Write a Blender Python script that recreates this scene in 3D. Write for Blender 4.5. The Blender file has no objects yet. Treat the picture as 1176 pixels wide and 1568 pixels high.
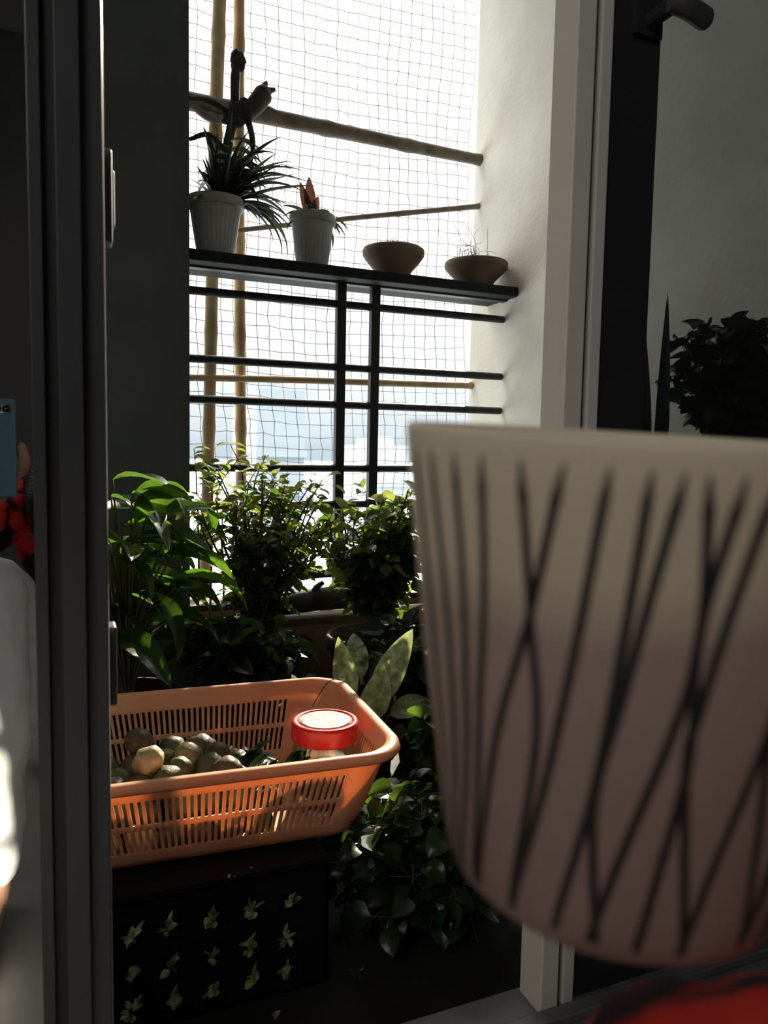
import bpy, bmesh, math, random
from mathutils import Vector, Matrix, noise
V=Vector
pi=math.pi
scene=bpy.context.scene
col=scene.collection

# ---------------------------------------------------------------- helpers
class MB:
    def __init__(s): s.v=[];s.f=[];s.m=[]
    def add(s,vs,fs,m=0):
        o=len(s.v); s.v.extend([tuple(x) for x in vs])
        for f in fs: s.f.append([i+o for i in f]); s.m.append(m)
    def build(s,name,mats,smooth=True,parent=None,loc=None):
        me=bpy.data.meshes.new(name); me.from_pydata(s.v,[],s.f)
        for mt in mats: me.materials.append(mt)
        for p,m in zip(me.polygons,s.m): p.material_index=m; p.use_smooth=smooth
        me.update()
        ob=bpy.data.objects.new(name,me); col.objects.link(ob)
        if loc: ob.location=loc
        if parent: ob.parent=parent
        return ob
    def box(s,x0,x1,y0,y1,z0,z1,m=0):
        vs=[(x0,y0,z0),(x1,y0,z0),(x1,y1,z0),(x0,y1,z0),(x0,y0,z1),(x1,y0,z1),(x1,y1,z1),(x0,y1,z1)]
        s.add(vs,[(0,3,2,1),(4,5,6,7),(0,1,5,4),(1,2,6,5),(2,3,7,6),(3,0,4,7)],m)
    def tube(s,pts,rad,n=10,m=0,cap=True):
        pts=[V(p) for p in pts]; N=len(pts)
        if not hasattr(rad,'__len__'): rad=[rad]*N
        vs=[];fs=[]
        t0=(pts[1]-pts[0]).normalized()
        a=V((0,0,1)) if abs(t0.z)<.9 else V((1,0,0))
        u=t0.cross(a).normalized()
        for i in range(N):
            if i==0: t=pts[1]-pts[0]
            elif i==N-1: t=pts[-1]-pts[-2]
            else: t=pts[i+1]-pts[i-1]
            t.normalize()
            u=(u-t*u.dot(t)).normalized(); w=t.cross(u)
            for k in range(n):
                an=2*pi*k/n
                vs.append(pts[i]+(u*math.cos(an)+w*math.sin(an))*rad[i])
        for i in range(N-1):
            for k in range(n):
                k2=(k+1)%n
                fs.append((i*n+k,i*n+k2,(i+1)*n+k2,(i+1)*n+k))
        if cap:
            fs.append(tuple(range(n-1,-1,-1))); fs.append(tuple(range((N-1)*n,N*n)))
        s.add(vs,fs,m)
    def lathe(s,prof,n=48,c=(0,0,0),m=0,rib=0,ribn=36,ribrange=None,mat=None):
        vs=[];fs=[];N=len(prof)
        for i,(r,z) in enumerate(prof):
            for k in range(n):
                an=2*pi*k/n; rr=r
                if rib and ribrange and ribrange[0]<=z<=ribrange[1]: rr+=rib*math.cos(ribn*an)
                p=V((rr*math.cos(an),rr*math.sin(an),z))
                if mat: p=mat@p
                vs.append(p+V(c))
        for i in range(N-1):
            for k in range(n):
                k2=(k+1)%n
                fs.append((i*n+k,i*n+k2,(i+1)*n+k2,(i+1)*n+k))
        if prof[0][0]>1e-5: fs.append(tuple(range(n-1,-1,-1)))
        s.add(vs,fs,m)
    def ell(s,c,r,m=0,nu=16,nv=10,mat=None,bump=0,seed=0):
        vs=[];fs=[]
        for j in range(nv+1):
            ph=pi*j/nv
            for i in range(nu):
                th=2*pi*i/nu
                d=V((math.sin(ph)*math.cos(th),math.sin(ph)*math.sin(th),math.cos(ph)))
                b=1+bump*noise.noise(d*2.2+V((seed*3.1,seed,0)))
                p=V((d.x*r[0],d.y*r[1],d.z*r[2]))*b
                if mat: p=mat@p
                vs.append(p+V(c))
        for j in range(nv):
            for i in range(nu):
                i2=(i+1)%nu
                fs.append((j*nu+i,(j+1)*nu+i,(j+1)*nu+i2,j*nu+i2))
        s.add(vs,fs,m)
    def leaf(s,base,d,L,W,curl=.6,fold=.25,m=0,n=7,shape=1.0,roll=0,wav=0,xmin=None,side=None):
        d=V(d).normalized(); base=V(base)
        up=V((0,0,1))
        if side is None:
            side=d.cross(up)
            if side.length<.05: side=V((1,0,0))
        else:
            side=V(side); side=side-d*side.dot(d)
        side.normalize()
        side=Matrix.Rotation(roll,3,d)@side
        p=base.copy(); vs=[];fs=[]
        for i in range(n+1):
            t=i/n
            nrm=side.cross(d).normalized()
            w=W*.5*(math.sin(pi*min(1,t**shape))**.8 if 0<t<1 else 0.0)+ (W*.02 if i==0 else 0.0002)
            for q in (-1,-.5,0,.5,1):
                vs.append(p+side*w*q+nrm*(abs(q)*w*fold*2 - wav*w*math.sin(t*14+q*2)*abs(q)))
            d=(Matrix.Rotation(-curl/n,3,side)@d).normalized()
            p=p+d*(L/n)
        if xmin is not None and min(v.x for v in vs)<xmin: return
        if min(v.z for v in vs)<.004: return
        for i in range(n):
            for q in range(4):
                a=i*5+q; fs.append((a,a+1,a+6,a+5))
        s.add(vs,fs,m)

def crv(pts,k=6):
    """Catmull-Rom resample"""
    pts=[V(p) for p in pts]; P=[pts[0]*2-pts[1]]+pts+[pts[-1]*2-pts[-2]]; out=[]
    for i in range(1,len(P)-2):
        for j in range(k):
            t=j/k
            out.append(.5*((2*P[i])+(P[i+1]-P[i-1])*t+(2*P[i-1]-5*P[i]+4*P[i+1]-P[i+2])*t*t+(3*P[i]-P[i-1]-3*P[i+1]+P[i+2])*t**3))
    out.append(pts[-1]); return out
def rl(rs,k=6):
    out=[]
    for i in range(len(rs)-1):
        for j in range(k): out.append(rs[i]+(rs[i+1]-rs[i])*j/k)
    out.append(rs[-1]); return out
def bevel(o,w=.002,seg=2):
    b=o.modifiers.new('bev','BEVEL'); b.width=w; b.segments=seg; b.limit_method='ANGLE'; return o
def empty(name,loc=(0,0,0)):
    e=bpy.data.objects.new(name,None); col.objects.link(e); e.location=loc; e.empty_display_size=.05; return e

# ---------------------------------------------------------------- materials
def nodes(name):
    m=bpy.data.materials.new(name); m.use_nodes=True
    nt=m.node_tree; return m,nt,nt.nodes['Principled BSDF']
def mat(name,c,rough=.5,metal=0,var=.0,scale=20,bump=0,bscale=60,c2=None,spec=.5,coat=0):
    m,nt,b=nodes(name)
    b.inputs['Roughness'].default_value=rough; b.inputs['Metallic'].default_value=metal
    b.inputs['Specular IOR Level'].default_value=spec
    b.inputs['Coat Weight'].default_value=coat
    tc=nt.nodes.new('ShaderNodeTexCoord')
    n=nt.nodes.new('ShaderNodeTexNoise'); n.inputs['Scale'].default_value=scale; n.inputs['Detail'].default_value=5
    nt.links.new(tc.outputs['Object'],n.inputs['Vector'])
    r=nt.nodes.new('ShaderNodeValToRGB')
    r.color_ramp.elements[0].position=.35; r.color_ramp.elements[1].position=.68
    d=c2 if c2 else [x*(1-var) for x in c]
    r.color_ramp.elements[0].color=(*d,1); r.color_ramp.elements[1].color=(*c,1)
    nt.links.new(n.outputs['Fac'],r.inputs['Fac']); nt.links.new(r.outputs['Color'],b.inputs['Base Color'])
    if bump:
        n2=nt.nodes.new('ShaderNodeTexNoise'); n2.inputs['Scale'].default_value=bscale; n2.inputs['Detail'].default_value=6
        nt.links.new(tc.outputs['Object'],n2.inputs['Vector'])
        bp=nt.nodes.new('ShaderNodeBump'); bp.inputs['Strength'].default_value=bump; bp.inputs['Distance'].default_value=.004
        nt.links.new(n2.outputs['Fac'],bp.inputs['Height']); nt.links.new(bp.outputs['Normal'],b.inputs['Normal'])
    return m
def transl(m,c,fac=.4):
    nt=m.node_tree; b=nt.nodes['Principled BSDF']; o=nt.nodes['Material Output']
    t=nt.nodes.new('ShaderNodeBsdfTranslucent'); t.inputs['Color'].default_value=(*c,1)
    mx=nt.nodes.new('ShaderNodeMixShader'); mx.inputs[0].default_value=fac
    nt.links.new(b.outputs[0],mx.inputs[1]); nt.links.new(t.outputs[0],mx.inputs[2]); nt.links.new(mx.outputs[0],o.inputs['Surface'])
    return m
def glassmat(name,tint,gl,rough=.01):
    m,nt,b=nodes(name); o=nt.nodes['Material Output']; nt.nodes.remove(b)
    t=nt.nodes.new('ShaderNodeBsdfTransparent'); t.inputs[0].default_value=(*tint,1)
    g=nt.nodes.new('ShaderNodeBsdfGlossy'); g.inputs['Roughness'].default_value=rough; g.inputs[0].default_value=(.9,.93,.95,1)
    mx=nt.nodes.new('ShaderNodeMixShader'); mx.inputs[0].default_value=gl
    nt.links.new(t.outputs[0],mx.inputs[1]); nt.links.new(g.outputs[0],mx.inputs[2]); nt.links.new(mx.outputs[0],o.inputs['Surface'])
    return m

M_pillar=mat('pillar_paint',(.10,.115,.115),.8,var=.2,scale=5,bump=.15,bscale=90)
M_plaster=mat('plaster_warm_grey',(.86,.83,.75),.85,c2=(.72,.69,.61),scale=3.5,bump=.3,bscale=70)
M_room=mat('room_paint',(.14,.135,.13),.85,var=.12,scale=2)
M_ceil=mat('ceiling_paint',(.5,.5,.48),.9,var=.08,scale=2)
M_tile=mat('dark_floor_tile',(.016,.017,.017),.7,var=.4,scale=9,bump=.1,spec=.2)
M_rtile=mat('room_floor_tile',(.30,.29,.28),.3,var=.2,scale=5)
M_rail=mat('black_iron',(.012,.014,.017),.5,var=.4,scale=50,bump=.2,bscale=120)
M_shelf=mat('granite_ledge',(.018,.022,.022),.7,var=.5,scale=60,spec=.25)
M_frame=mat('grey_door_paint',(.070,.076,.087),.4,var=.15,scale=8,spec=.45)
M_framed=mat('dark_door_paint',(.028,.032,.038),.5,var=.2,scale=8)
M_upvc=mat('white_frame_paint',(.88,.88,.85),.35,var=.05,scale=10)
M_black=mat('black_gasket',(.008,.008,.01),.6)
M_steel=mat('dull_steel',(.16,.17,.18),.45,metal=.5,var=.2)
M_track=mat('track_aluminium',(.22,.23,.24),.5,metal=.3,var=.2)
M_bamboo=mat('bamboo',(.55,.40,.22),.6,c2=(.34,.24,.13),scale=14,bump=.2)
M_benchw=mat('weathered_bench_wood',(.16,.11,.07),.8,c2=(.08,.055,.04),scale=20,bump=.4)
M_branch=mat('grey_branch',(.26,.22,.18),.8,c2=(.14,.115,.09),scale=25,bump=.5)
M_drift=mat('driftwood',(.07,.06,.055),.85,c2=(.03,.027,.025),scale=25,bump=.5)
M_net=mat('nylon_net',(.04,.045,.05),.6)
M_potg=mat('grey_pot_plastic',(.36,.38,.37),.55,var=.2,scale=12)
M_terr=mat('terracotta',(.22,.145,.11),.85,c2=(.12,.09,.075),scale=14,bump=.3)
M_terrd=mat('dark_planter_clay',(.03,.022,.018),.85,c2=(.02,.014,.012),scale=14,bump=.3)
M_soil=mat('soil',(.03,.02,.012),.95,bump=.6,bscale=120)
def leafmat(n,a,b,tr,fac=.4,scale=14,rough=.38):
    return transl(mat(n,a,rough,c2=b,scale=scale,bump=.15,bscale=80),tr,fac)
M_lf1=leafmat('leaf_lily',(.022,.060,.015),(.011,.030,.009),(.17,.36,.03),.28,rough=.24)
M_lf2=leafmat('leaf_bush',(.035,.068,.016),(.013,.030,.010),(.40,.46,.07),.38)
M_lf3=leafmat('leaf_pothos',(.016,.046,.011),(.008,.022,.007),(.17,.30,.03),.26,rough=.28)
M_lfd=leafmat('leaf_dark',(.014,.030,.011),(.007,.016,.007),(.05,.10,.02),.16)
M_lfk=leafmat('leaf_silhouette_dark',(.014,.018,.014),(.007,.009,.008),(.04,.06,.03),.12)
M_lfv=leafmat('leaf_variegated',(.70,.76,.50),(.035,.10,.02),(.55,.65,.25),.35,scale=75)
M_lfdry=leafmat('leaf_dry',(.09,.045,.035),(.03,.02,.018),(.14,.055,.035),.2)
M_stem=mat('plant_stem',(.05,.07,.03),.7,c2=(.04,.03,.02),scale=30)
M_bask=transl(mat('peach_basket_plastic',(.84,.49,.31),.42,var=.08,scale=8,spec=.45),(.98,.50,.25),.32)
M_crate=mat('black_crate_plastic',(.006,.006,.007),.85,spec=.12)
M_husk=transl(mat('cream_leaf_tips',(.50,.54,.30),.6,c2=(.09,.12,.05),scale=95),(.5,.5,.2),.25)
M_lime=mat('lime_skin',(.10,.105,.038),.48,c2=(.05,.055,.024),scale=26,bump=.3,bscale=160)
M_limep=mat('pale_lime_skin',(.50,.43,.27),.5,c2=(.15,.12,.06),scale=32,bump=.3,bscale=140)
M_limeb=mat('brown_lime_skin',(.11,.080,.038),.5,c2=(.04,.03,.02),scale=30,bump=.3,bscale=140)
M_red=mat('red_lid_plastic',(.60,.02,.02),.3,var=.1)
M_lidtop=mat('lid_top_sheen',(.80,.73,.73),.22,c2=(.5,.35,.35),scale=70)  # pale top: reflection on the red lid put into the colour
M_jar=glassmat('jar_glass',(.78,.80,.76),.14)
M_cont=mat('jar_contents',(.14,.11,.05),.6,c2=(.05,.04,.02),scale=80,bump=.3)
M_glass=glassmat('reflective_door_glass',(.50,.52,.54),.84,.0)
M_glass2=glassmat('tinted_door_glass',(.68,.70,.70),.08,.02)
M_mugl=mat('mug_line_glaze',(.03,.028,.032),.55,spec=.3)
M_skin=mat('skin',(.50,.27,.18),.5,var=.12,scale=12)
M_hair=mat('hair',(.012,.009,.008),.5,var=.4,scale=60,bump=.5,bscale=200)
M_pants=mat('white_cotton',(.88,.88,.86),.8,var=.05,bump=.4,bscale=30)
M_eye=mat('eye_white',(.8,.8,.78),.2); M_iris=mat('iris',(.03,.015,.01),.2); M_lip=mat('lips',(.4,.12,.10),.4)
M_phone=mat('phone_blue_case',(.11,.22,.30),.35,var=.1); M_lens=mat('lens_dark',(.01,.01,.015),.1); M_lensr=mat('lens_ring',(.7,.75,.8),.25,metal=.8)
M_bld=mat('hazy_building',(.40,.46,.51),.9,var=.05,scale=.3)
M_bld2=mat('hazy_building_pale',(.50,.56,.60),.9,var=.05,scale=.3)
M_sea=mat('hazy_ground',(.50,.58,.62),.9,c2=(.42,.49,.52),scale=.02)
# mug glaze with the lower shade painted in, cream down to dusty rose
M_mug,nt,b=nodes('mug_glaze_shaded'); b.inputs['Roughness'].default_value=.5; b.inputs['Specular IOR Level'].default_value=.35
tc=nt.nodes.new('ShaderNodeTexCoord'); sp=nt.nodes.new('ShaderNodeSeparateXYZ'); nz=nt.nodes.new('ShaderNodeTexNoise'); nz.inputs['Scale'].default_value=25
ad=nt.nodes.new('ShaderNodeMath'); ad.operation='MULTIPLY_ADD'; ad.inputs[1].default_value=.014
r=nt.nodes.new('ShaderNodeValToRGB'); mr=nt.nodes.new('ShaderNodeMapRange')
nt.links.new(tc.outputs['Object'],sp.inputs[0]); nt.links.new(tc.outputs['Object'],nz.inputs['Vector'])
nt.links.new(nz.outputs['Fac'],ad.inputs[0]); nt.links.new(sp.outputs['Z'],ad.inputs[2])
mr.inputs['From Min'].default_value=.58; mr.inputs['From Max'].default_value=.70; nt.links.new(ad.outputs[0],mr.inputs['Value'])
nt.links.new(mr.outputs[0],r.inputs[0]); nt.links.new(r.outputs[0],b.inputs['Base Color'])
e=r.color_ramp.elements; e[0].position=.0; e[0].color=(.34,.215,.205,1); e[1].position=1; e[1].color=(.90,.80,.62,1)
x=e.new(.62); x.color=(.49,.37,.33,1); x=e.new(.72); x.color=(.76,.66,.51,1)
# red floral cloth
M_cloth,nt,b=nodes('red_floral_cloth'); b.inputs['Roughness'].default_value=.9; b.inputs['Specular IOR Level'].default_value=.2
tc=nt.nodes.new('ShaderNodeTexCoord'); vo=nt.nodes.new('ShaderNodeTexVoronoi'); vo.inputs['Scale'].default_value=12
nz=nt.nodes.new('ShaderNodeTexNoise'); nz.inputs['Scale'].default_value=12
mxv=nt.nodes.new('ShaderNodeMixRGB'); mxv.inputs[0].default_value=.22
nt.links.new(tc.outputs['Object'],nz.inputs['Vector']); nt.links.new(tc.outputs['Object'],mxv.inputs[1]); nt.links.new(nz.outputs['Color'],mxv.inputs[2]); nt.links.new(mxv.outputs[0],vo.inputs['Vector'])
r=nt.nodes.new('ShaderNodeValToRGB'); e=r.color_ramp.elements
e[0].position=.0; e[0].color=(.85,.32,.07,1); e[1].position=.60; e[1].color=(.02,.010,.010,1)
x=e.new(.16); x.color=(.70,.05,.03,1); x=e.new(.46); x.color=(.55,.025,.02,1)
nt.links.new(vo.outputs['Distance'],r.inputs['Fac']); nt.links.new(r.outputs[0],b.inputs['Base Color'])

# ---------------------------------------------------------------- room shell
def wallbox(name,*a,m=M_plaster):
    b=MB(); b.box(*a); return b.build(name,[m],False)
wallbox('floor',-2.2,2.2,-2.4,.66,-.1,0,m=M_rtile)
wallbox('floor_balcony',-1.0,1.45,.66,2.3,-.1,0,m=M_tile)
wallbox('ceiling',-2.2,2.2,-2.4,2.35,2.4,2.5,m=M_ceil)
wallbox('wall_pillar',-1.0,.29,1.95,2.30,0,2.4,m=M_pillar)
wallbox('wall_right',1.265,1.45,.75,2.26,0,2.4,m=M_plaster)
wallbox('wall_balcony_left',-1.1,-1.0,.66,2.30,0,2.4,m=M_plaster)
wallbox('wall_front_parapet',.29,1.265,2.03,2.22,0,.235,m=M_terr)
wallbox('wall_door_left',-2.2,-.78,.60,.76,0,2.4,m=M_room)
wallbox('wall_door_right',1.40,2.2,.60,.76,0,2.4,m=M_room)
wallbox('wall_door_header',-.78,1.40,.60,.76,2.15,2.4,m=M_room)
wallbox('wall_back',-2.2,2.2,-2.5,-2.4,0,2.4,m=M_room)
wallbox('wall_room_left',-2.3,-2.2,-2.4,.76,0,2.4,m=M_room)
wallbox('wall_room_right',2.2,2.3,-2.4,.76,0,2.4,m=M_room)

# sliding door leaf (left)
d=empty('door_1')
b=MB(); z0,z1=.02,2.15
b.box(.012,.0285,.612,.655,z0,z1,0)
b.box(.0277,.0295,.616,.650,z0,z1,2)  # thin white strip added as the edge's sunlit highlight
b.box(-.004,.013,.604,.650,z0,z1,0)
b.box(-.014,-.003,.612,.650,z0,z1,1)
b.box(-.022,-.013,.606,.650,z0,z1,0)
b.box(-.78,-.72,.606,.650,z0,z1,0)
b.box(-.73,-.02,.608,.650,2.09,z1,0); b.box(-.73,-.02,.608,.650,z0,.09,0)
bevel(b.build('stile_frame',[M_frame,M_framed,M_upvc],False,d),.0022,3)
b=MB(); b.box(-.725,-.018,.630,.634,.085,2.095); b.build('door_glass',[M_glass],False,d)
b=MB(); b.box(.028,.036,.628,.650,.835,.905,0); b.box(.028,.038,.634,.644,.848,.892,1)
b.box(.028,.036,.628,.650,.47,.535,0)
bevel(b.build('latch_plate',[M_framed,M_black],False,d),.002)
# fixed door leaf (right)
d=empty('door_2')
b=MB()
b.box(.512,.537,.70,.745,.0,2.15,0)
b.box(.536,.548,.712,.745,.0,2.15,1)
b.box(.547,.563,.704,.745,.0,2.15,0)
b.box(.5625,.634,.709,.745,.0,2.15,2)
b.box(1.33,1.40,.709,.745,0,2.15,2); b.box(.63,1.34,.709,.745,2.08,2.15,2); b.box(.63,1.34,.709,.745,0,.08,2)
bevel(b.build('jamb_frame',[M_upvc,M_black,M_framed],False,d),.0018,2)
b=MB(); b.box(.63,1.335,.725,.729,.075,2.085); b.build('door_glass',[M_glass2],False,d)
b=MB(); b.box(.592,.630,.703,.710,1.15,1.30,1)
b.tube([(.612,.708,1.166),(.612,.675,1.166)],.009,14,1)
b.tube(crv([(.608,.672,1.168),(.630,.668,1.167),(.657,.670,1.163),(.662,.670,1.162),(.667,.670,1.162)],5),rl([.009,.0115,.0120,.0105,.003],5),16,0)
bevel(b.build('lever_handle',[M_steel,M_framed],False,d),.002)
b=MB(); b.box(-.78,1.40,.655,.70,0,.018); b.box(-.78,1.40,.668,.672,.018,.030); b.box(-.78,1.40,.70,.75,0,.012)
bevel(b.build('trim_door_track',[M_track],False),.002)

# ---------------------------------------------------------------- railing
d=empty('balcony_railing')
b=MB()
def bar(z,zr=None,h=.022,y=2.05):
    zr=z if zr is None else zr
    b.tube([(.285,y,z),(1.262,y,zr)],h*.5,12)
b.box(.285,1.268,2.035,2.065,1.145,1.168)
for z in (1.088,.912,.806,.624,.520): bar(z,z+.004)
b.box(.285,1.268,2.036,2.064,.310,.334)
b.box(.285,1.268,2.036,2.064,.236,.252)
for x in (.725,.829): b.box(x-.0135,x+.0135,2.037,2.063,.236,1.15)
bevel(b.build('bars',[M_rail],False,d),.003)
b=MB(); b.box(.285,1.30,1.975,2.16,1.150,1.178); bevel(b.build('shelf_slab',[M_shelf],False,d),.005,3)

# ---------------------------------------------------------------- bamboo, branches, net
d=empty('bamboo_trellis')
b=MB()
def bamboo(p0,p1,r0,r1,seg=.26,m=0):
    p0=V(p0);p1=V(p1);L=(p1-p0).length;n=max(2,int(L/seg)*8)
    pts=[];rs=[]
    for i in range(n+1):
        t=i/n; pts.append(p0.lerp(p1,t)+V((.003*math.sin(t*7),0,.002*math.sin(t*5))))
        rr=r0+(r1-r0)*t; rs.append(rr*(1.13 if i%8==0 else (1.0)))
    b.tube(pts,rs,12,m)
bamboo((.365,2.25,-.1),(.435,2.25,2.4),.017,.020)
bamboo((.490,2.27,-.1),(.480,2.27,2.4),.0165,.0165)
bamboo((.20,2.23,1.64),(1.27,2.23,1.635),.026,.017,m=1)
b.tube(crv([(.30,2.22,1.66),(.40,2.22,1.60),(.52,2.22,1.655),(.6,2.22,1.64)],5),.012,8,1)
bamboo((.44,2.23,1.30),(1.27,2.23,1.49),.007,.009,m=1)
bamboo((.25,2.24,.875),(1.27,2.24,.905),.010,.011,m=0)
b.build('poles',[M_bamboo,M_branch],True,d)
cu=bpy.data.curves.new('safety_net','CURVE'); cu.dimensions='3D'; cu.bevel_depth=.00095; cu.bevel_resolution=0
random.seed(3)
x0,x1,z0,z1=.22,1.30,.2,2.42; cs=.038
nx=int((x1-x0)/cs); nzz=int((z1-z0)/cs)
def npnt(i,j):
    x=x0+i*cs; z=z0+j*cs
    o=noise.noise(V((x*2.2,z*2.2,1)));o2=noise.noise(V((x*3,z*3,7)))
    j1=noise.noise(V((i*.9,j*.9,3)))*.006
    return (x+.025*o+j1,2.33+.03*o2,z-.018*math.cos((x-.7)*3)+.016*o2+j1)
for i in range(nx+1):
    s=cu.splines.new('POLY'); s.points.add(nzz)
    for j in range(nzz+1): s.points[j].co=(*npnt(i,j),1)
for j in range(nzz+1):
    s=cu.splines.new('POLY'); s.points.add(nx)
    for i in range(nx+1): s.points[i].co=(*npnt(i,j),1)
cu.materials.append(M_net)
o=bpy.data.objects.new('safety_net',cu); col.objects.link(o)

# ---------------------------------------------------------------- outside
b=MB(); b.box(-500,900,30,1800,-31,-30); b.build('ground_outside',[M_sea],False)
def bld(name,x0,x1,y0,y1,z1,m):
    b=MB(); b.box(x0,x1,y0,y1,-30,z1)
    n=int((z1+30)/3)
    for k in range(n):
        b.box(x0-.15,x1+.15,y0-.25,y0,-30+k*3,-30+k*3+.5)
    b.box(x0+1,x1-1.5,y0+1,y1-1,z1,z1+.9)
    return b.build(name,[m],False)
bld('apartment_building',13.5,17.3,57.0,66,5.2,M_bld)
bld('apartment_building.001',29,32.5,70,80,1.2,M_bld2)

# ---------------------------------------------------------------- pots
def pot(name_parent,c,z,rt,rb,h,m=M_potg,rib=.0012,name='pot'):
    b=MB()
    prof=[(0.001,0),(rb*.9,0),(rb,.004),(rb*1.02,h*.06),(rb+(rt*.9-rb)*.5,h*.45),(rt*.90,h*.82),(rt*.91,h*.84),(rt,h*.85),(rt*1.02,h*.9),(rt*1.02,h*.98),(rt,h),(rt*.94,h),(rt*.93,h*.86),(.001,h*.85)]
    b.lathe(prof,120,(c[0],c[1],z),0,rib=rib,ribn=30,ribrange=(h*.07,h*.8))
    o=b.build(name,[m],True,name_parent); 
    b=MB(); b.lathe([(rt*.935,h*.84),(rt*.6,h*.875),(.001,h*.885)],32,(c[0],c[1],z)); b.build('soil',[M_soil],True,name_parent)
    return o
ST=1.178
# strap-leaf plant on shelf
d=empty('potted_bromeliad'); pot(d,(.376,2.07),ST,.074,.047,.155)
b=MB(); random.seed(11)
for i in range(120):
    a=random.uniform(0,2*pi); el=random.uniform(.4,1.45)
    dr=V((math.cos(a)*math.cos(el),math.sin(a)*math.cos(el)*.35,math.sin(el)))
    b.leaf((.385+.02*math.cos(a),2.07+.015*math.sin(a),ST+.135),dr,random.uniform(.10,.27),random.uniform(.014,.024),curl=random.uniform(.2,2.3),fold=.3,m=0,n=10,shape=.6,xmin=.296)
for i in range(16):
    a=random.uniform(-.8,.6); 
    b.leaf((.405,2.07,ST+.20+.02*(i%6)),(math.cos(a),.1,.5+random.random()),random.uniform(.09,.15),.018,curl=random.uniform(1.2,3),m=0,n=9,shape=.6,xmin=.296)
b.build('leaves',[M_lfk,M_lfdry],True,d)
b=MB()
b.tube(crv([(.37,2.07,ST+.12),(.395,2.08,1.42),(.425,2.08,1.55),(.43,2.08,1.66),(.435,2.08,1.72)],6),rl([.010,.012,.011,.013,.008],6),10)
b.ell((.437,2.08,1.70),(.020,.018,.026),bump=.5,seed=1)
b.ell((.430,2.08,1.715),(.012,.012,.014),bump=.5,seed=2)
b.ell((.450,2.08,1.575),(.036,.028,.026),bump=.6,seed=3)
b.ell((.425,2.08,1.55),(.028,.022,.02),bump=.6,seed=4)
b.tube(crv([(.455,2.08,1.565),(.485,2.08,1.60),(.507,2.08,1.632),(.518,2.08,1.644)],5),rl([.020,.025,.026,.016],5),12)
b.tube(crv([(.500,2.08,1.635),(.512,2.08,1.660),(.510,2.08,1.665)],4),rl([.012,.007,.003],4),8)
b.tube([(.512,2.08,1.640),(.538,2.08,1.650)],[.012,.005],8)
b.tube(crv([(.43,2.08,1.56),(.36,2.09,1.59),(.302,2.09,1.585)],5),rl([.010,.009,.005],5),8)
b.tube(crv([(.46,2.08,1.57),(.475,2.07,1.50),(.47,2.07,1.44)],5),rl([.010,.008,.004],5),8)
b.tube(crv([(.41,2.08,1.46),(.36,2.08,1.50),(.31,2.08,1.48)],5),rl([.009,.008,.005],5),8)
b.build('driftwood_stake',[M_drift],True,d)
# small succulent
d=empty('potted_aloe'); pot(d,(.645,2.07),ST,.064,.043,.150)
b=MB(); random.seed(5)
for i,(a,el,L,w,cu_,mi) in enumerate([(1.7,1.35,.15,.032,.2,1),(2.6,1.25,.12,.028,-.1,1),(.8,1.25,.10,.026,.3,1),(0,.75,.10,.02,1.9,0),(3.1,.7,.09,.02,1.9,0),(.3,.5,.11,.018,2.2,0),(5.0,.8,.09,.02,1.2,0),(2.9,1.0,.10,.02,1.0,0),(4.2,.9,.10,.02,1.2,0),(.5,.9,.11,.018,1.6,0),(6,.6,.11,.016,1.7,0),(6.1,.9,.12,.018,1.9,0),(3.3,.9,.10,.018,1.6,0)]):
    b.leaf((.645,2.07,ST+.13),(math.cos(a)*math.cos(el),math.sin(a)*math.cos(el),math.sin(el)),L,w,curl=cu_,fold=.4,m=mi,n=9,shape=.7,side=(.92,-.39,0) if mi else None)
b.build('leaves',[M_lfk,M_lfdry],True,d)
# clay bowls
def bowl(name,x,y,r,h):
    d=empty(name); b=MB()
    b.lathe([(.001,0),(r*.50,0),(r*.52,h*.12),(r*.62,h*.30),(r*.86,h*.58),(r*.97,h*.74),(r*1.0,h*.78),(r*1.01,h*.94),(r*.98,h),(r*.92,h),(r*.90,h*.8),(.001,h*.7)],64,(x,y,ST))
    b.build('bowl',[M_terr],True,d)
    b=MB(); b.ell((x,y,ST+h*.78),(r*.88,r*.88,h*.26),bump=.3,seed=x,nu=24); b.build('soil',[M_soil],True,d)
    return d
d=bowl('clay_bowl',.893,2.07,.090,.088)
b=MB(); random.seed(8)
for i in range(14):
    a=random.uniform(0,6.3); rr=random.uniform(0,.06); x=.895+rr*math.cos(a)
    b.tube(crv([(x,2.07,ST+.08),(x+random.uniform(-.01,.01),2.07,ST+.10),(x+random.uniform(-.02,.02),2.07,ST+random.uniform(.10,.125))],3),.0007,5)
b.build('dry_sprouts',[M_branch],True,d)
d=bowl('clay_bowl.001',1.165,2.06,.096,.078)
b=MB()
for i in range(26):
    a=random.uniform(0,6.3); rr=random.uniform(0,.07); x=1.145+rr*math.cos(a)
    h=random.uniform(.08,.14) if i<20 else .18
    b.tube(crv([(x,2.05,ST+.07),(x+random.uniform(-.02,.01),2.05,ST+.08+h*.3),(x+random.uniform(-.04,.03),2.05,ST+h)],4),.0006,5)
for i in range(8):
    b.ell((1.165+random.uniform(-.06,.07),2.05+random.uniform(-.04,.04),ST+.082),(.012,.012,.010),bump=.6,seed=i)
b.build('dry_twigs',[M_drift],True,d)

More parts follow.
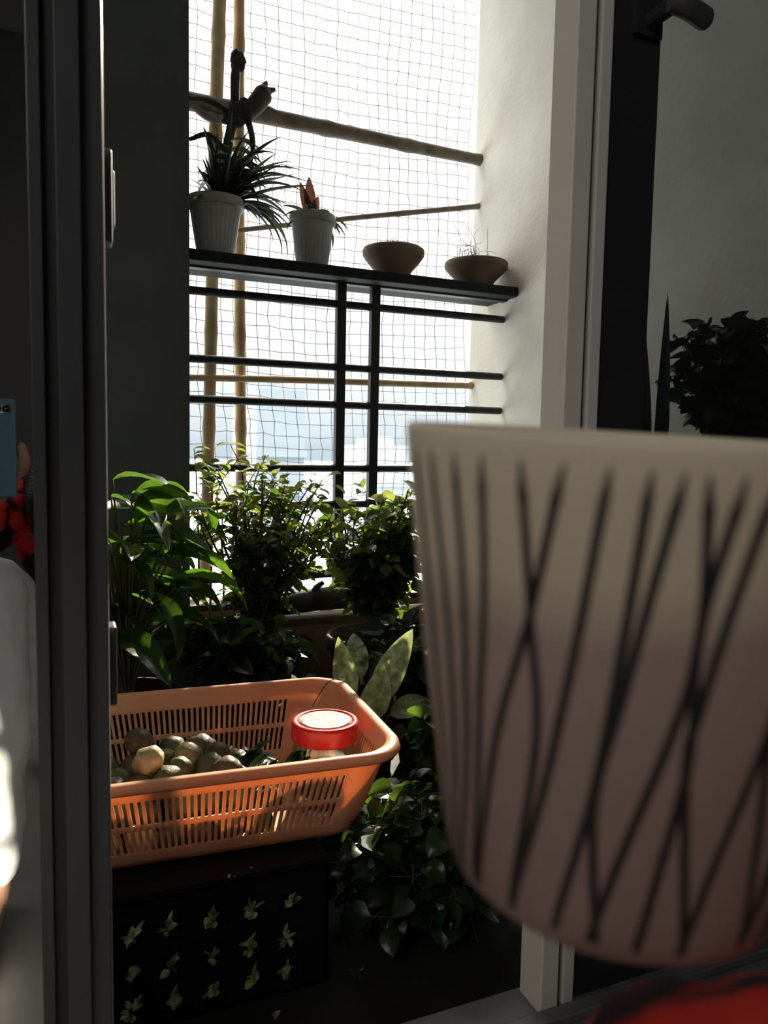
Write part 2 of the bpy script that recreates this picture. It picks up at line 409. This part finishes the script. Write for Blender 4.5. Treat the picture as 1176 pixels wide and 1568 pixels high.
# ---------------------------------------------------------------- floor plants
def shrub(name,c,zt,h,spread,nst,lpern,L,W,mats,seed,potr=.10,poth=.2,z0=0,lean=(0,0),curl=.5,shape=.9,sy=.8,pm=None,sx=1,mini=4):
    random.seed(seed); d=empty(name)
    pot(d,c,z0,potr,potr*.7,poth,pm or M_terrd,0)
    b=MB(); s=MB()
    for k in range(nst):
        a=random.uniform(0,2*pi); sp=spread*random.uniform(.25,1); hh=h*random.uniform(.35 if mini==4 else .05,1)
        p0=V((c[0]+random.uniform(-.02,.02),c[1]+random.uniform(-.02,.02),z0+poth*.85))
        p3=V((c[0]+lean[0]+sx*sp*math.cos(a),c[1]+lean[1]+sp*math.sin(a)*sy,zt+hh))
        p1=p0.lerp(p3,.35)+V((0,0,.04)); p2=p0.lerp(p3,.7)+V((random.uniform(-.02,.02),0,.03))
        cc=crv([p0,p1,p2,p3],6); s.tube(cc,rl([.004,.003,.0025,.0012],6),6)
        for q in range(lpern):
            i=random.randint(mini,len(cc)-1); p=cc[i]
            aa=random.uniform(0,2*pi); el=random.uniform(-.5,.9)
            dr=V((math.cos(aa)*math.cos(el),math.sin(aa)*math.cos(el),math.sin(el)))
            pe=p+dr*random.uniform(.005,.035)
            s.tube([p,pe],.0008,4)
            sc=random.uniform(.6,1.15)
            b.leaf(pe,dr,L*sc,W*sc,curl=random.uniform(0,curl*2),fold=random.uniform(.1,.35),m=random.choice(range(len(mats))),n=5,shape=shape,roll=random.uniform(-.8,.8))
    b.build('leaves',mats,True,d); s.build('stems',[M_stem],True,d)
    return d
shrub('potted_jasmine',(.42,1.72),.33,.31,.17,44,22,.036,.022,[M_lf2,M_lf2,M_lf1],21,poth=.22)
shrub('potted_hibiscus',(.70,1.72),.32,.27,.17,46,24,.042,.030,[M_lf2,M_lf3],22,poth=.22,potr=.11)
shrub('potted_gardenia',(.98,1.68),.30,.25,.17,24,20,.042,.030,[M_lf3,M_lfd],23,poth=.22,potr=.11)
shrub('potted_pothos',(.475,.965),.0,.19,.11,60,13,.042,.034,[M_lf3,M_lf3,M_lfd],24,poth=.055,potr=.05,lean=(-.005,-.04),shape=.7,curl=.8,sy=.75,sx=1.25,mini=7)
shrub('filler_pothos_rear',(.72,1.42),.10,.20,.16,30,16,.055,.042,[M_lf3,M_lfd],25,poth=.15,potr=.09,shape=.7,curl=.8)  # another pothos, added to fill the back row
shrub('filler_pothos_left',(.33,1.50),.12,.18,.12,30,16,.05,.038,[M_lf3,M_lfd],26,poth=.16,potr=.08,shape=.7)  # same pothos kind, filler foliage on the left
shrub('filler_pothos_mid',(.63,1.14),.03,.20,.09,28,15,.045,.036,[M_lf3,M_lfd],28,poth=.10,potr=.07,shape=.7,curl=.8)  # one more pothos, added as low filler
# tall thin shoots on the left of the railing
b=MB(); random.seed(9); d=empty('climbing_vine')
for k in range(6):
    x=.31+.033*k; top=random.uniform(.62,.74)
    cc=crv([(x,2.0,.0),(x+.01,2.0,.35),(x+random.uniform(-.01,.03),2.0,top-.1),(x+random.uniform(-.01,.05),2.0,top)],6)
    b.tube(cc,rl([.003,.003,.002,.001],6),6,1)
    for q in range(15):
        p=cc[random.randint(8,18)]; aa=random.uniform(0,6.3)
        b.leaf(p,(math.cos(aa),math.sin(aa)*.5,random.uniform(-.3,.8)),random.uniform(.025,.045),.020,curl=.5,m=0,n=5,xmin=.295)
b.build('vine',[M_lf2,M_stem],True,d)
# peace lily
d=empty('potted_peace_lily'); pot(d,(.10,1.44),0,.10,.08,.22,M_terrd,0)
b=MB(); s=MB(); random.seed(31)
for k in range(64):
    a=random.uniform(-1.5,1.9); rr=random.uniform(.03,.18); hz=random.uniform(.28,.64)
    if k%5==0: a+=pi
    p0=V((.10,1.44,.19)); p3=V((.05+rr*math.cos(a)*.9,1.44+rr*math.sin(a)*.6,hz))
    cc=crv([p0,p0.lerp(p3,.5)+V((0,0,.05)),p3],6); s.tube(cc,rl([.003,.0025,.0018],6),6)
    dd=V((math.cos(a),math.sin(a)*.6,random.uniform(-.1,.7)))
    b.leaf(p3,dd,random.uniform(.12,.19),random.uniform(.045,.066),curl=random.uniform(.7,1.8),fold=random.uniform(.1,.3),m=0,n=10,shape=.75,roll=random.uniform(-.6,.6),wav=.08)
b.build('leaves',[M_lf1],True,d); s.build('stems',[M_stem],True,d)
# dieffenbachia
d=empty('potted_dieffenbachia'); pot(d,(.50,1.28),0,.07,.055,.13,M_terrd,0)
b=MB(); s=MB()
sd_=(.92,-.39,0)
for (x,y,z,dr,L,W,cu_,rl_) in [(.475,1.27,.215,(-.18,-.1,1),.125,.046,.3,.3),(.525,1.26,.205,(.38,-.15,1),.160,.056,.4,-.3),(.50,1.24,.19,(.1,-.5,.8),.11,.055,.9,0),(.44,1.26,.20,(-.9,-.2,.5),.11,.045,1.2,.4),(.56,1.27,.18,(1,-.3,.5),.10,.045,1.0,-.4),(.51,1.31,.24,(.1,.5,.8),.11,.045,.5,.1)]:
    s.tube(crv([(.50,1.28,.11),((.50+x)/2,(1.28+y)/2,z-.04),(x,y,z)],5),.003,6)
    b.leaf((x,y,z),dr,L,W,curl=cu_,fold=.18,m=0,n=12,shape=.75,side=sd_,roll=rl_)
b.build('leaves',[M_lfv],True,d); s.build('stems',[M_stem],True,d)
# plants behind right glass, on a stand
d=empty('plant_stand'); b=MB()
b.box(.86,1.24,.92,1.18,.50,.52)
for x in (.87,1.21):
    for y in (.93,1.15): b.box(x,x+.02,y,y+.02,0,.50)
b.box(.87,1.23,.935,.945,.2,.215); b.box(.87,1.23,1.155,1.165,.2,.215)
bevel(b.build('stand',[M_rail],False,d),.002)
d=empty('potted_snake_plant'); pot(d,(.940,1.05),.52,.055,.045,.13,M_terrd,0)
b=MB()
for (x,dr,L,W) in [(.932,(-.02,0,1),.27,.027),(.968,(.02,0,1),.335,.025),(.94,(-.12,.1,1),.18,.024),(.955,(.15,-.1,1),.14,.024)]:
    b.leaf((x,1.04,.63),dr,L,W,curl=.05,fold=.2,m=0,n=12,shape=.55,side=(.92,-.39,0))
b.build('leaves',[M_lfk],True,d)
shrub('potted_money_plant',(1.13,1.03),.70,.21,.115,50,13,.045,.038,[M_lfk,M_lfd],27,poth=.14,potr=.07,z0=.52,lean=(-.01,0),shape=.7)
# wood log on bench
b=MB(); b.tube(crv([(.50,1.90,.265),(.58,1.90,.275),(.68,1.90,.28),(.76,1.90,.275)],5),rl([.026,.030,.031,.024],5),14); 
b.tube(crv([(.60,1.90,.28),(.61,1.89,.31),(.63,1.89,.325)],4),rl([.012,.009,.006],4),8)
b.build('wood_log',[M_drift])
b=MB(); b.box(.32,1.0,1.87,1.95,.215,.235); b.box(.33,.35,1.87,1.94,0,.215); b.box(.96,.98,1.87,1.94,0,.215); b.build('plant_bench',[M_benchw],False)

# ---------------------------------------------------------------- crate
d=empty('plastic_crate')
b=MB(); X0,X1,Y0,Y1,ZT=-.12,.300,.862,1.20,.166; t=.006
def lattice(axis,a0,a1,pos,thick,offs,zs=(.028,.071,.118),hw=.011,step=.047):
    cols=[];a=offs
    while a-hw<a0+.01: a+=step
    while a+hw<a1-.01: cols.append(a); a+=step
    def bx(p,q,z0,z1):
        if axis=='x': b.box(p,q,pos,pos+thick,z0,z1)
        else: b.box(pos,pos+thick,p,q,z0,z1)
    zb=[0]+[z for zz in zs for z in (zz-hw,zz+hw)]+[ZT]
    for i in range(0,len(zb),2): bx(a0,a1,zb[i],zb[i+1])
    xb=[a0]+[c for cc in cols for c in (cc-hw,cc+hw)]+[a1]
    for zz in zs:
        for i in range(0,len(xb),2): bx(xb[i],xb[i+1],zz-hw,zz+hw)
    return cols
cols=lattice('x',X0,X1,Y0,t,-.081)
lattice('x',X0,X1,Y1-t,t,-.081); lattice('y',Y0,Y1,X0,t,.9); lattice('y',Y0,Y1,X1-t,t,.9)
b.box(X0-.008,X1+.008,Y0-.004,Y0+.010,ZT-.004,ZT+.002); b.box(X0-.008,X1+.008,Y1-.010,Y1+.004,ZT-.004,ZT+.002)
b.box(X0,X1,Y0,Y1,ZT-.010,ZT-.003)
b.box(X0,X1,Y0,Y1,0,.004)
b.build('crate_lattice',[M_crate],False,d)
b=MB(); random.seed(4)
for zz in (.028,.071,.118):
    for c in cols:
        x=c+random.uniform(-.004,.004)
        for (dx,dz,L) in [(.5,.9,.020),(.1,.9,.016),(-.9,.15,.014),(.7,.3,.014),(-.3,-.8,.010),(-.25,.9,.013),(-.7,-.4,.013),(.1,-.9,.009),(-.5,.4,.012)]:
            if random.random()<.15: continue
            b.leaf((x+random.uniform(-.003,.003),Y0-.001,zz+random.uniform(-.003,.003)),(dx+random.uniform(-.3,.3),-.25,dz),L*random.uniform(.7,1.2),.009,curl=-.5,fold=.35,n=5,roll=random.uniform(-1,1))
b.build('leaf_tips',[M_husk],True,d)

# ---------------------------------------------------------------- basket
d=empty('plastic_basket')
rot=Matrix.Rotation(math.radians(-3.5),4,'Z'); ctr=V((.175,1.045,0))
def rrect(hx,hy,r,n):
    sx=2*(hx-r); sy=2*(hy-r); q=pi*r/2
    P=2*sx+2*sy+4*q; out=[]
    for i in range(n):
        s=P*i/n
        seq=[('l',V((-hx+r,-hy,0)),V((1,0,0)),sx),('a',V((hx-r,-hy+r,0)),-pi/2,q),('l',V((hx,-hy+r,0)),V((0,1,0)),sy),('a',V((hx-r,hy-r,0)),0,q),('l',V((hx-r,hy,0)),V((-1,0,0)),sx),('a',V((-hx+r,hy-r,0)),pi/2,q),('l',V((-hx,hy-r,0)),V((0,-1,0)),sy),('a',V((-hx+r,-hy+r,0)),pi,q)]
        for (k,p,dv,L) in seq:
            if s<=L:
                if k=='l': out.append((p+dv*s,'l',s/L))
                else:
                    a=dv+s/r; out.append((p+V((math.cos(a),math.sin(a),0))*r,'c',s/L))
                break
            s-=L
    return out,P
N=330; HX,HY,RR=.232,.160,.055
zb,zt=.169,.285
levels=[(zb+(zt-zb)*h,.034*(1-h)**1.15) for h in (0,.06,.13,.16,.44,.50,.80,.84,.97,1.0)]
ref,_=rrect(HX,HY,RR,N)
b=MB(); vs=[];fs=[]
def ringpts(ins):
    sx=(HX-ins)/HX; sy=(HY-ins)/HY
    return [V((p.x*sx,p.y*sy,0)) for (p,k,u) in ref]
allr=[]
for (z,ins) in levels: allr.append([rot@V((p.x,p.y,0))+ctr+V((0,0,z)) for p in ringpts(ins)])
rim=[(.000,.003),(.006,.006),(.013,.004),(.015,-.003),(.013,-.006)]
for (o_,dz) in rim: allr.append([rot@V((p.x,p.y,0))+ctr+V((0,0,zt+dz)) for p in ringpts(-o_)])
for rg in allr: vs+=rg
nr=len(allr)
for i in range(nr-1):
    for k in range(N):
        k2=(k+1)%N
        p,kind,u=ref[k]
        slot = (i in (3,5)) and (k%2==0) and kind=='l' and .04<u<.96
        if not slot: fs.append((i*N+k,i*N+k2,(i+1)*N+k2,(i+1)*N+k))
c0=len(vs); vs.append(ctr+V((0,0,zb)))
for k in range(N): fs.append(((k+1)%N,k,c0))
b.add(vs,fs)
o=b.build('basket_body',[M_bask],True,d)
sm=o.modifiers.new('s','SOLIDIFY'); sm.thickness=.0022; sm.offset=0
# limes (heap resting in the basket)
dl=empty('lime_pile',(0,0,0)); dl.parent=d; random.seed(19)
b=MB(); li=0
for lay in range(4):
    zz=.190+lay*.027
    y=.947+lay*.014
    row=0
    while y<1.145-lay*.02:
        x=-.035+(row%2)*.019+(lay%2)*.012; xe=.262-lay*.028 if y<1.08 else .24-lay*.04
        while x<xe:
            r=random.uniform(.0165,.021)
            M=Matrix.Rotation(random.uniform(0,3),3,'Y')@Matrix.Rotation(random.uniform(0,3),3,'Z')
            keep = lay<2 or random.random()<(.8 if lay==2 else .3)
            rv=random.random()
            if keep and (x-.335)**2+(y-.99)**2>.0048:
                b.ell((x+random.uniform(-.004,.004),y+random.uniform(-.004,.004),zz+random.uniform(-.006,.005)),(r,r,r*1.12),m=1 if rv<.12 else (2 if rv<.42 else 0),nu=18,nv=12,mat=M,bump=.14,seed=li)
            li+=1; x+=.038
        y+=.033; row+=1
b.build('limes',[M_lime,M_limep,M_limeb],True,dl)
b=MB()
for i in range(16):
    b.leaf((.255+random.uniform(-.04,.02),1.0+random.uniform(-.03,.04),.232),(random.uniform(-1,1),random.uniform(-1,.3),random.uniform(.1,.9)),.045,.024,curl=.8,m=0,n=6)
b.tube(crv([(.37,1.16,.255),(.40,1.17,.29),(.42,1.15,.30)],4),.0008,5,1)
b.build('lime_leaves',[M_lfd,M_stem],True,dl)
# jar
dj=empty('glass_jar'); dj.parent=d; d=dj; jx,jy=.335,.99
b=MB(); b.lathe([(.001,.172),(.040,.172),(.046,.178),(.0475,.20),(.0475,.245),(.044,.262),(.042,.268),(.042,.282),(.0405,.282),(.0405,.265),(.045,.245),(.045,.2),(.043,.181),(.001,.178)],56,(jx,jy,0)); b.build('jar_body',[M_jar],True,d)
b=MB(); b.lathe([(.001,.181),(.041,.181),(.044,.2),(.044,.236),(.030,.243),(.001,.244)],40,(jx,jy,0)); b.build('jar_contents',[M_cont],True,d)
b=MB(); b.lathe([(.0432,.270),(.0470,.270),(.0475,.272),(.0475,.292),(.0465,.2955),(.044,.2965),(.040,.2965),(.039,.2952)],160,(jx,jy,0),0,rib=.0004,ribn=60,ribrange=(.273,.291))
b.lathe([(.039,.2952),(.030,.2955),(.001,.2955)],48,(jx,jy,0),1)
b.build('screw_lid',[M_red,M_lidtop],True,d)

# ---------------------------------------------------------------- mug
d=empty('coffee_mug')
toC=V((-.681,-.732,0)); Rr=V((.732,-.681,0))
zax=(V((0,0,1))+toC*.035+Rr*.055).normalized(); xax=Rr-zax*Rr.dot(zax); xax.normalize(); yax=zax.cross(xax)
H=.107; topc=V((.1222,.1346,.6846)); org=topc-zax*H
MM=Matrix((xax,yax,zax)).transposed()
prof0=[(0,.0),(.0265,.0),(.0325,.0014),(.0362,.0045),(.0382,.0095),(.0396,.017),(.0416,.030),(.0440,.043),(.0462,.055),(.0497,.080),(.0522,.097),(.0532,.1050),(.0531,.1064),(.0523,.1070),(.0513,.1065),(.0508,.105),(.0500,.099),(.0438,.055),(.0375,.022),(.028,.008),(.001,.006)]
prof=[(r*1.035,z) for r,z in prof0]
b=MB(); b.lathe([(max(r,.0005),z) for r,z in prof],120,org,0,mat=MM)
def hp(a,rr,z): return org+MM@V((rr*math.cos(a),rr*math.sin(a),z))
ha=math.radians(18)
b.tube(crv([hp(ha,.051,.084),hp(ha,.069,.088),hp(ha,.082,.075),hp(ha,.082,.052),hp(ha,.068,.038),hp(ha,.044,.036)],6),rl([.007,.0055,.005,.005,.0055,.007],6),14)
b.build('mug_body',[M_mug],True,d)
def rad(z):
    for i in range(1,11):
        if prof[i][1]<=z<=prof[i+1][1]:
            t=(z-prof[i][1])/(prof[i+1][1]-prof[i][1]+1e-9); return prof[i][0]+(prof[i+1][0]-prof[i][0])*t
    return prof[11][0]
lines=[ [(1,-60),(.5,-57),(.04,-64)],
 [(1,-51),(.5,-48),(.04,-57)], [(1,-42),(.7,-41),(.4,-43),(.04,-52)],
 [(1,-34),(.7,-34.5),(.35,-39),(.04,-45)],
 [(1,-25),(.7,-22.4),(.45,-20.8),(.04,-29)],
 [(1,-16.5),(.7,-23),(.4,-33),(.04,-43)],
 [(1,-8.5),(.65,-13),(.35,-19),(.04,-29)],
 [(1,-1.8),(.65,-4),(.35,-7.5),(.04,-15)],
 [(1,3.5),(.6,-2.5),(.35,-6.5),(.04,-3)],
 [(1,7.2),(.72,9.8),(.5,7),(.04,-5)],
 [(1,13),(.72,9.8),(.45,12),(.04,8)],
 [(1,18),(.6,12.5),(.45,12),(.04,21)],
 [(1,24),(.6,28),(.04,20)],[(1,33),(.6,28),(.3,34),(.04,40)],[(1,41),(.6,44),(.04,40)]]
b=MB()
for off in (3.6,107.6,211.6):
    for li,ln in enumerate(lines):
        pts=crv([V((t,th+off,0)) for t,th in ln],14); vs=[];fs=[]
        for i,p in enumerate(pts):
            z=.004+p.x*(H-.004-.0050); rr=rad(z)+.00025
            w=.00088
            if p.x>.93: w*=max(.25,(1-p.x)/.07+.25)
            for sgn in (-1,0,1):
                a=-pi/2+math.radians(p.y)+sgn*w/rr
                vs.append(org+MM@V((rr*math.cos(a),rr*math.sin(a),z)))
        for i in range(len(pts)-1):
            for q in (0,1): a=i*3+q; fs.append((a,a+1,a+4,a+3))
        b.add(vs,fs)
b.build('painted_lines',[M_mugl],True,d)

# ---------------------------------------------------------------- photographer
d=empty('photographer')
cltex=bpy.data.textures.new('cloth_folds','CLOUDS'); cltex.noise_scale=.055; cltex.noise_depth=2
def blob(name,b,m,vox,sm=4,fold=0):
    o=b.build(name,[m],True,d)
    r=o.modifiers.new('r','REMESH'); r.mode='VOXEL'; r.voxel_size=vox; r.use_smooth_shade=True
    s=o.modifiers.new('s','SMOOTH'); s.factor=.5; s.iterations=sm
    if fold:
        dm=o.modifiers.new('folds','DISPLACE'); dm.texture=cltex; dm.strength=fold; dm.mid_level=.5; dm.texture_coords='LOCAL'
    return o
def limb(b,pts,rs,n=16,k=8):
    cc=crv(pts,k); rr=rl(rs,k); b.tube(cc,rr,n)
    b.ell(pts[0],(rs[0],)*3); b.ell(pts[-1],(rs[-1],)*3)
# shirt: torso + sleeves
b=MB()
b.ell((.07,-.47,.20),(.165,.12,.14)); b.ell((.07,-.465,.34),(.145,.105,.15)); b.ell((.07,-.46,.47),(.170,.105,.13))
b.tube([(-.10,-.46,.555),(.07,-.46,.575),(.24,-.46,.555)],[.052,.062,.052],16)
limb(b,[(.24,-.45,.545),(.335,-.33,.40),(.345,-.22,.365),(.238,-.01,.420),(.165,.124,.486)],[.055,.050,.048,.047,.053])
limb(b,[(-.10,-.45,.545),(-.22,-.34,.46),(-.27,-.24,.46),(-.205,-.12,.52),(-.158,-.062,.550)],[.055,.048,.044,.042,.044])
blob('red_shirt',b,M_cloth,.006,4,.022)
# trousers (left knee raised, right leg folded on the floor)
b=MB()
b.ell((.07,-.45,.11),(.18,.14,.105))
limb(b,[(.16,-.42,.11),(.33,-.25,.12),(.46,-.10,.10),(.34,-.06,.07),(.12,-.08,.055)],[.095,.085,.065,.058,.042])
limb(b,[(-.02,-.42,.11),(-.08,-.26,.29),(-.125,-.08,.430),(-.115,.04,.27),(-.115,.10,.09)],[.100,.088,.068,.062,.050])
blob('white_trousers',b,M_pants,.007,4,.016)
# foot
b=MB(); limb(b,[(-.115,.09,.05),(-.118,.17,.035),(-.12,.235,.022)],[.036,.030,.018])
for i in range(5): b.tube(crv([(-.138+.010*i,.225,.020),(-.142+.0115*i,.25-.004*i,.016),(-.143+.0115*i,.262-.005*i,.012)],3),rl([.008,.007,.005],3),8)
blob('foot_left',b,M_skin,.004,2)
# head and neck
b=MB(); hc=V((.075,-.40,.775))
b.ell(hc,(.075,.092,.105),nu=28,nv=20); b.ell(hc+V((0,.035,-.055)),(.052,.05,.055)); b.ell(hc+V((0,.078,-.092)),(.022,.018,.018))
b.tube([(.07,-.44,.56),(.072,-.425,.64),(.075,-.41,.72)],[.060,.053,.052],18)
b.ell(hc+V((0,.096,-.022)),(.012,.016,.014)); b.tube([hc+V((0,.084,.02)),hc+V((0,.102,-.018))],[.007,.010],10)
for sx in (-1,1):
    b.ell(hc+V((sx*.076,-.005,-.01)),(.009,.018,.030)); b.ell(hc+V((sx*.034,.080,.028)),(.022,.012,.007)); b.ell(hc+V((sx*.04,.070,-.03)),(.022,.018,.018))
blob('head',b,M_skin,.0045,3)
b=MB()
for sx in (-1,1):
    b.ell(hc+V((sx*.031,.083,.006)),(.012,.009,.008),0); b.ell(hc+V((sx*.031,.0905,.006)),(.0055,.0035,.0055),1)
    b.tube(crv([hc+V((sx*.014,.093,.026)),hc+V((sx*.032,.094,.032)),hc+V((sx*.050,.082,.025))],4),.0028,6,3)
b.ell(hc+V((0,.089,-.055)),(.022,.008,.0045),2); b.ell(hc+V((0,.088,-.062)),(.018,.008,.0055),2)
b.build('face_features',[M_eye,M_iris,M_lip,M_hair],True,d)
b=MB(); b.ell(hc+V((0,-.022,.022)),(.090,.095,.108),nu=24,nv=16); b.ell(hc+V((0,-.06,-.06)),(.085,.06,.13)); 
for sx in (-1,1): b.tube(crv([hc+V((sx*.055,.035,.085)),hc+V((sx*.086,.015,.0)),hc+V((sx*.098,-.01,-.11)),hc+V((sx*.112,.01,-.21)),hc+V((sx*.12,.03,-.28))],5),rl([.018,.028,.040,.042,.020],5),12)
blob('hair',b,M_hair,.006,2)
# hands
def hand(name,palm_c,M,fingers,thumb,wrist):
    b=MB()
    b.ell(palm_c,(.040,.015,.045),mat=M); b.ell(palm_c+M@V((0,0,.015)),(.042,.013,.032),mat=M)
    b.tube([wrist,V(wrist).lerp(palm_c,.5),palm_c],[.025,.026,.024],14)
    for fg in fingers: 
        cc=crv(fg[0],5); b.tube(cc,rl(fg[1],5),10); b.ell(fg[0][-1],(fg[1][-1],)*3)
    cc=crv(thumb[0],5); b.tube(cc,rl(thumb[1],5),10); b.ell(thumb[0][-1],(thumb[1][-1],)*3)
    blob(name,b,M_skin,.0028,3)
fr=[]
for i,(dz,L) in enumerate([(.020,1.0),(.005,1.08),(-.010,1.0),(-.025,.85)]):
    p=hp(ha,.123,.060)+V((0,0,dz))
    a=hp(ha,.098,.060)+V((-.004,.022*L,dz)); b_=hp(ha,.075,.060)+V((0,.016*L,dz*.8)); c=hp(ha,.070,.060)+V((-.001,-.012*L,dz*.7))
    fr.append(([p,a,b_,c],[.0095,.0088,.0080,.0068]))
pc=hp(ha,.120,.052)+V((.004,-.006,-.012))
hand('hand_right',pc,Matrix.Rotation(math.radians(-60),3,'Z'),fr,
     ([pc+V((-.005,-.015,.0)),pc+V((-.020,-.022,.030)),hp(ha,.088,.094)+V((0,-.004,.004)),hp(ha,.074,.096)+V((0,-.002,.004))],[.013,.0115,.0095,.0075]),(.185,.105,.500))
# phone in left hand
px,py,pz=-.1035,-.006,.672
pe=MB()
pe.box(px-.036,px+.036,py-.004,py+.004,pz-.074,pz+.074,0)
o=bevel(pe.build('phone_case',[M_phone],False,d),.0035,4)
b=MB()
b.box(px+.004,px+.030,py+.004,py+.0055,pz+.052,pz+.066,1)
for q in (.011,.023):
    b.lathe([(.0055,0),(.0055,.002),(.004,.0022),(.001,.0015)],20,(px+q,py+.0052,pz+.059),0,mat=Matrix.Rotation(-pi/2,3,'X'))
b.build('phone_lenses',[M_lens,M_lensr],True,d)
pc=V((px-.012,py-.028,pz-.052)); fr=[]
for i,z in enumerate((.018,0,-.018,-.034)):
    L=(1,1.05,1,.85)[i]; y1=py+.014
    fr.append(([pc+V((-.018,.004,z+.01)),V((px-.050,py-.010,pz-.045+z)),V((px-.046,y1,pz-.043+z)),V((px-.046+.030*L,y1-.001,pz-.041+z))],[.0095,.0090,.0082,.0068]))
hand('hand_left',pc,Matrix.Rotation(math.radians(10),3,'Z'),fr,
     ([pc+V((.02,.0,-.01)),pc+V((.046,.010,.015)),V((px+.046,py-.004,pz-.020)),V((px+.043,py+.001,pz+.002))],[.013,.0115,.0095,.0075]),(-.155,-.065,.555))

# ---------------------------------------------------------------- lights
sd=V((.468,.742,.480))
L=bpy.data.lights.new('sun','SUN'); L.energy=14; L.angle=math.radians(.6); L.color=(1,.89,.70)
o=bpy.data.objects.new('sun',L); col.objects.link(o); o.rotation_euler=sd.to_track_quat('Z','Y').to_euler(); o.location=(3,5,4)
L=bpy.data.lights.new('room_window_light','AREA'); L.shape='RECTANGLE'; L.size=.9; L.size_y=1.1; L.energy=11.5; L.color=(1,.94,.86)
o=bpy.data.objects.new('room_window_light',L); col.objects.link(o); o.location=(-1.3,-1.0,2.0); o.rotation_euler=(V((-1.3,-1.0,2.0))-V((.15,.1,.6))).to_track_quat('Z','Y').to_euler()
w=bpy.data.worlds.new('sky'); scene.world=w; w.use_nodes=True; nt=w.node_tree
bg=nt.nodes['Background']; tc=nt.nodes.new('ShaderNodeTexCoord'); sp=nt.nodes.new('ShaderNodeSeparateXYZ'); rp=nt.nodes.new('ShaderNodeValToRGB')
nt.links.new(tc.outputs['Generated'],sp.inputs[0]); nt.links.new(sp.outputs['Z'],rp.inputs[0]); nt.links.new(rp.outputs[0],bg.inputs[0])
# values are scaled by strength 6: horizon ~.75, 30 deg ~1.7, high sky 6
e=rp.color_ramp.elements; e[0].position=0; e[0].color=(.103,.123,.133,1); e[1].position=.75; e[1].color=(1,.97,.91,1)
x=e.new(.02); x.color=(.127,.143,.153,1); x=e.new(.10); x.color=(.17,.18,.183,1); x=e.new(.25); x.color=(.227,.227,.223,1); x=e.new(.48); x.color=(.29,.285,.27,1)
bg.inputs[1].default_value=6.0

# ---------------------------------------------------------------- camera
f=1150.;p=math.radians(4.7);r_=math.radians(1.1);yaw=math.radians(23)
F=V((math.sin(yaw)*math.cos(p),math.cos(yaw)*math.cos(p),-math.sin(p)))
R0=V((math.cos(yaw),-math.sin(yaw),0));U0=R0.cross(F)
R=R0*math.cos(r_)+U0*math.sin(r_);U=U0*math.cos(r_)-R0*math.sin(r_)
cam=bpy.data.cameras.new('camera'); co=bpy.data.objects.new('camera',cam); col.objects.link(co)
m4=Matrix((R,U,-F)).transposed().to_4x4(); m4.translation=V((0,0,.68)); co.matrix_world=m4
cam.sensor_fit='HORIZONTAL'; cam.sensor_width=24; cam.lens=24*f/1176; cam.clip_start=.01; cam.clip_end=3000
cam.dof.use_dof=True; cam.dof.focus_distance=1.35; cam.dof.aperture_fstop=9.0
scene.camera=co
scene.view_settings.view_transform='Standard'; scene.view_settings.look='None'; scene.view_settings.exposure=0
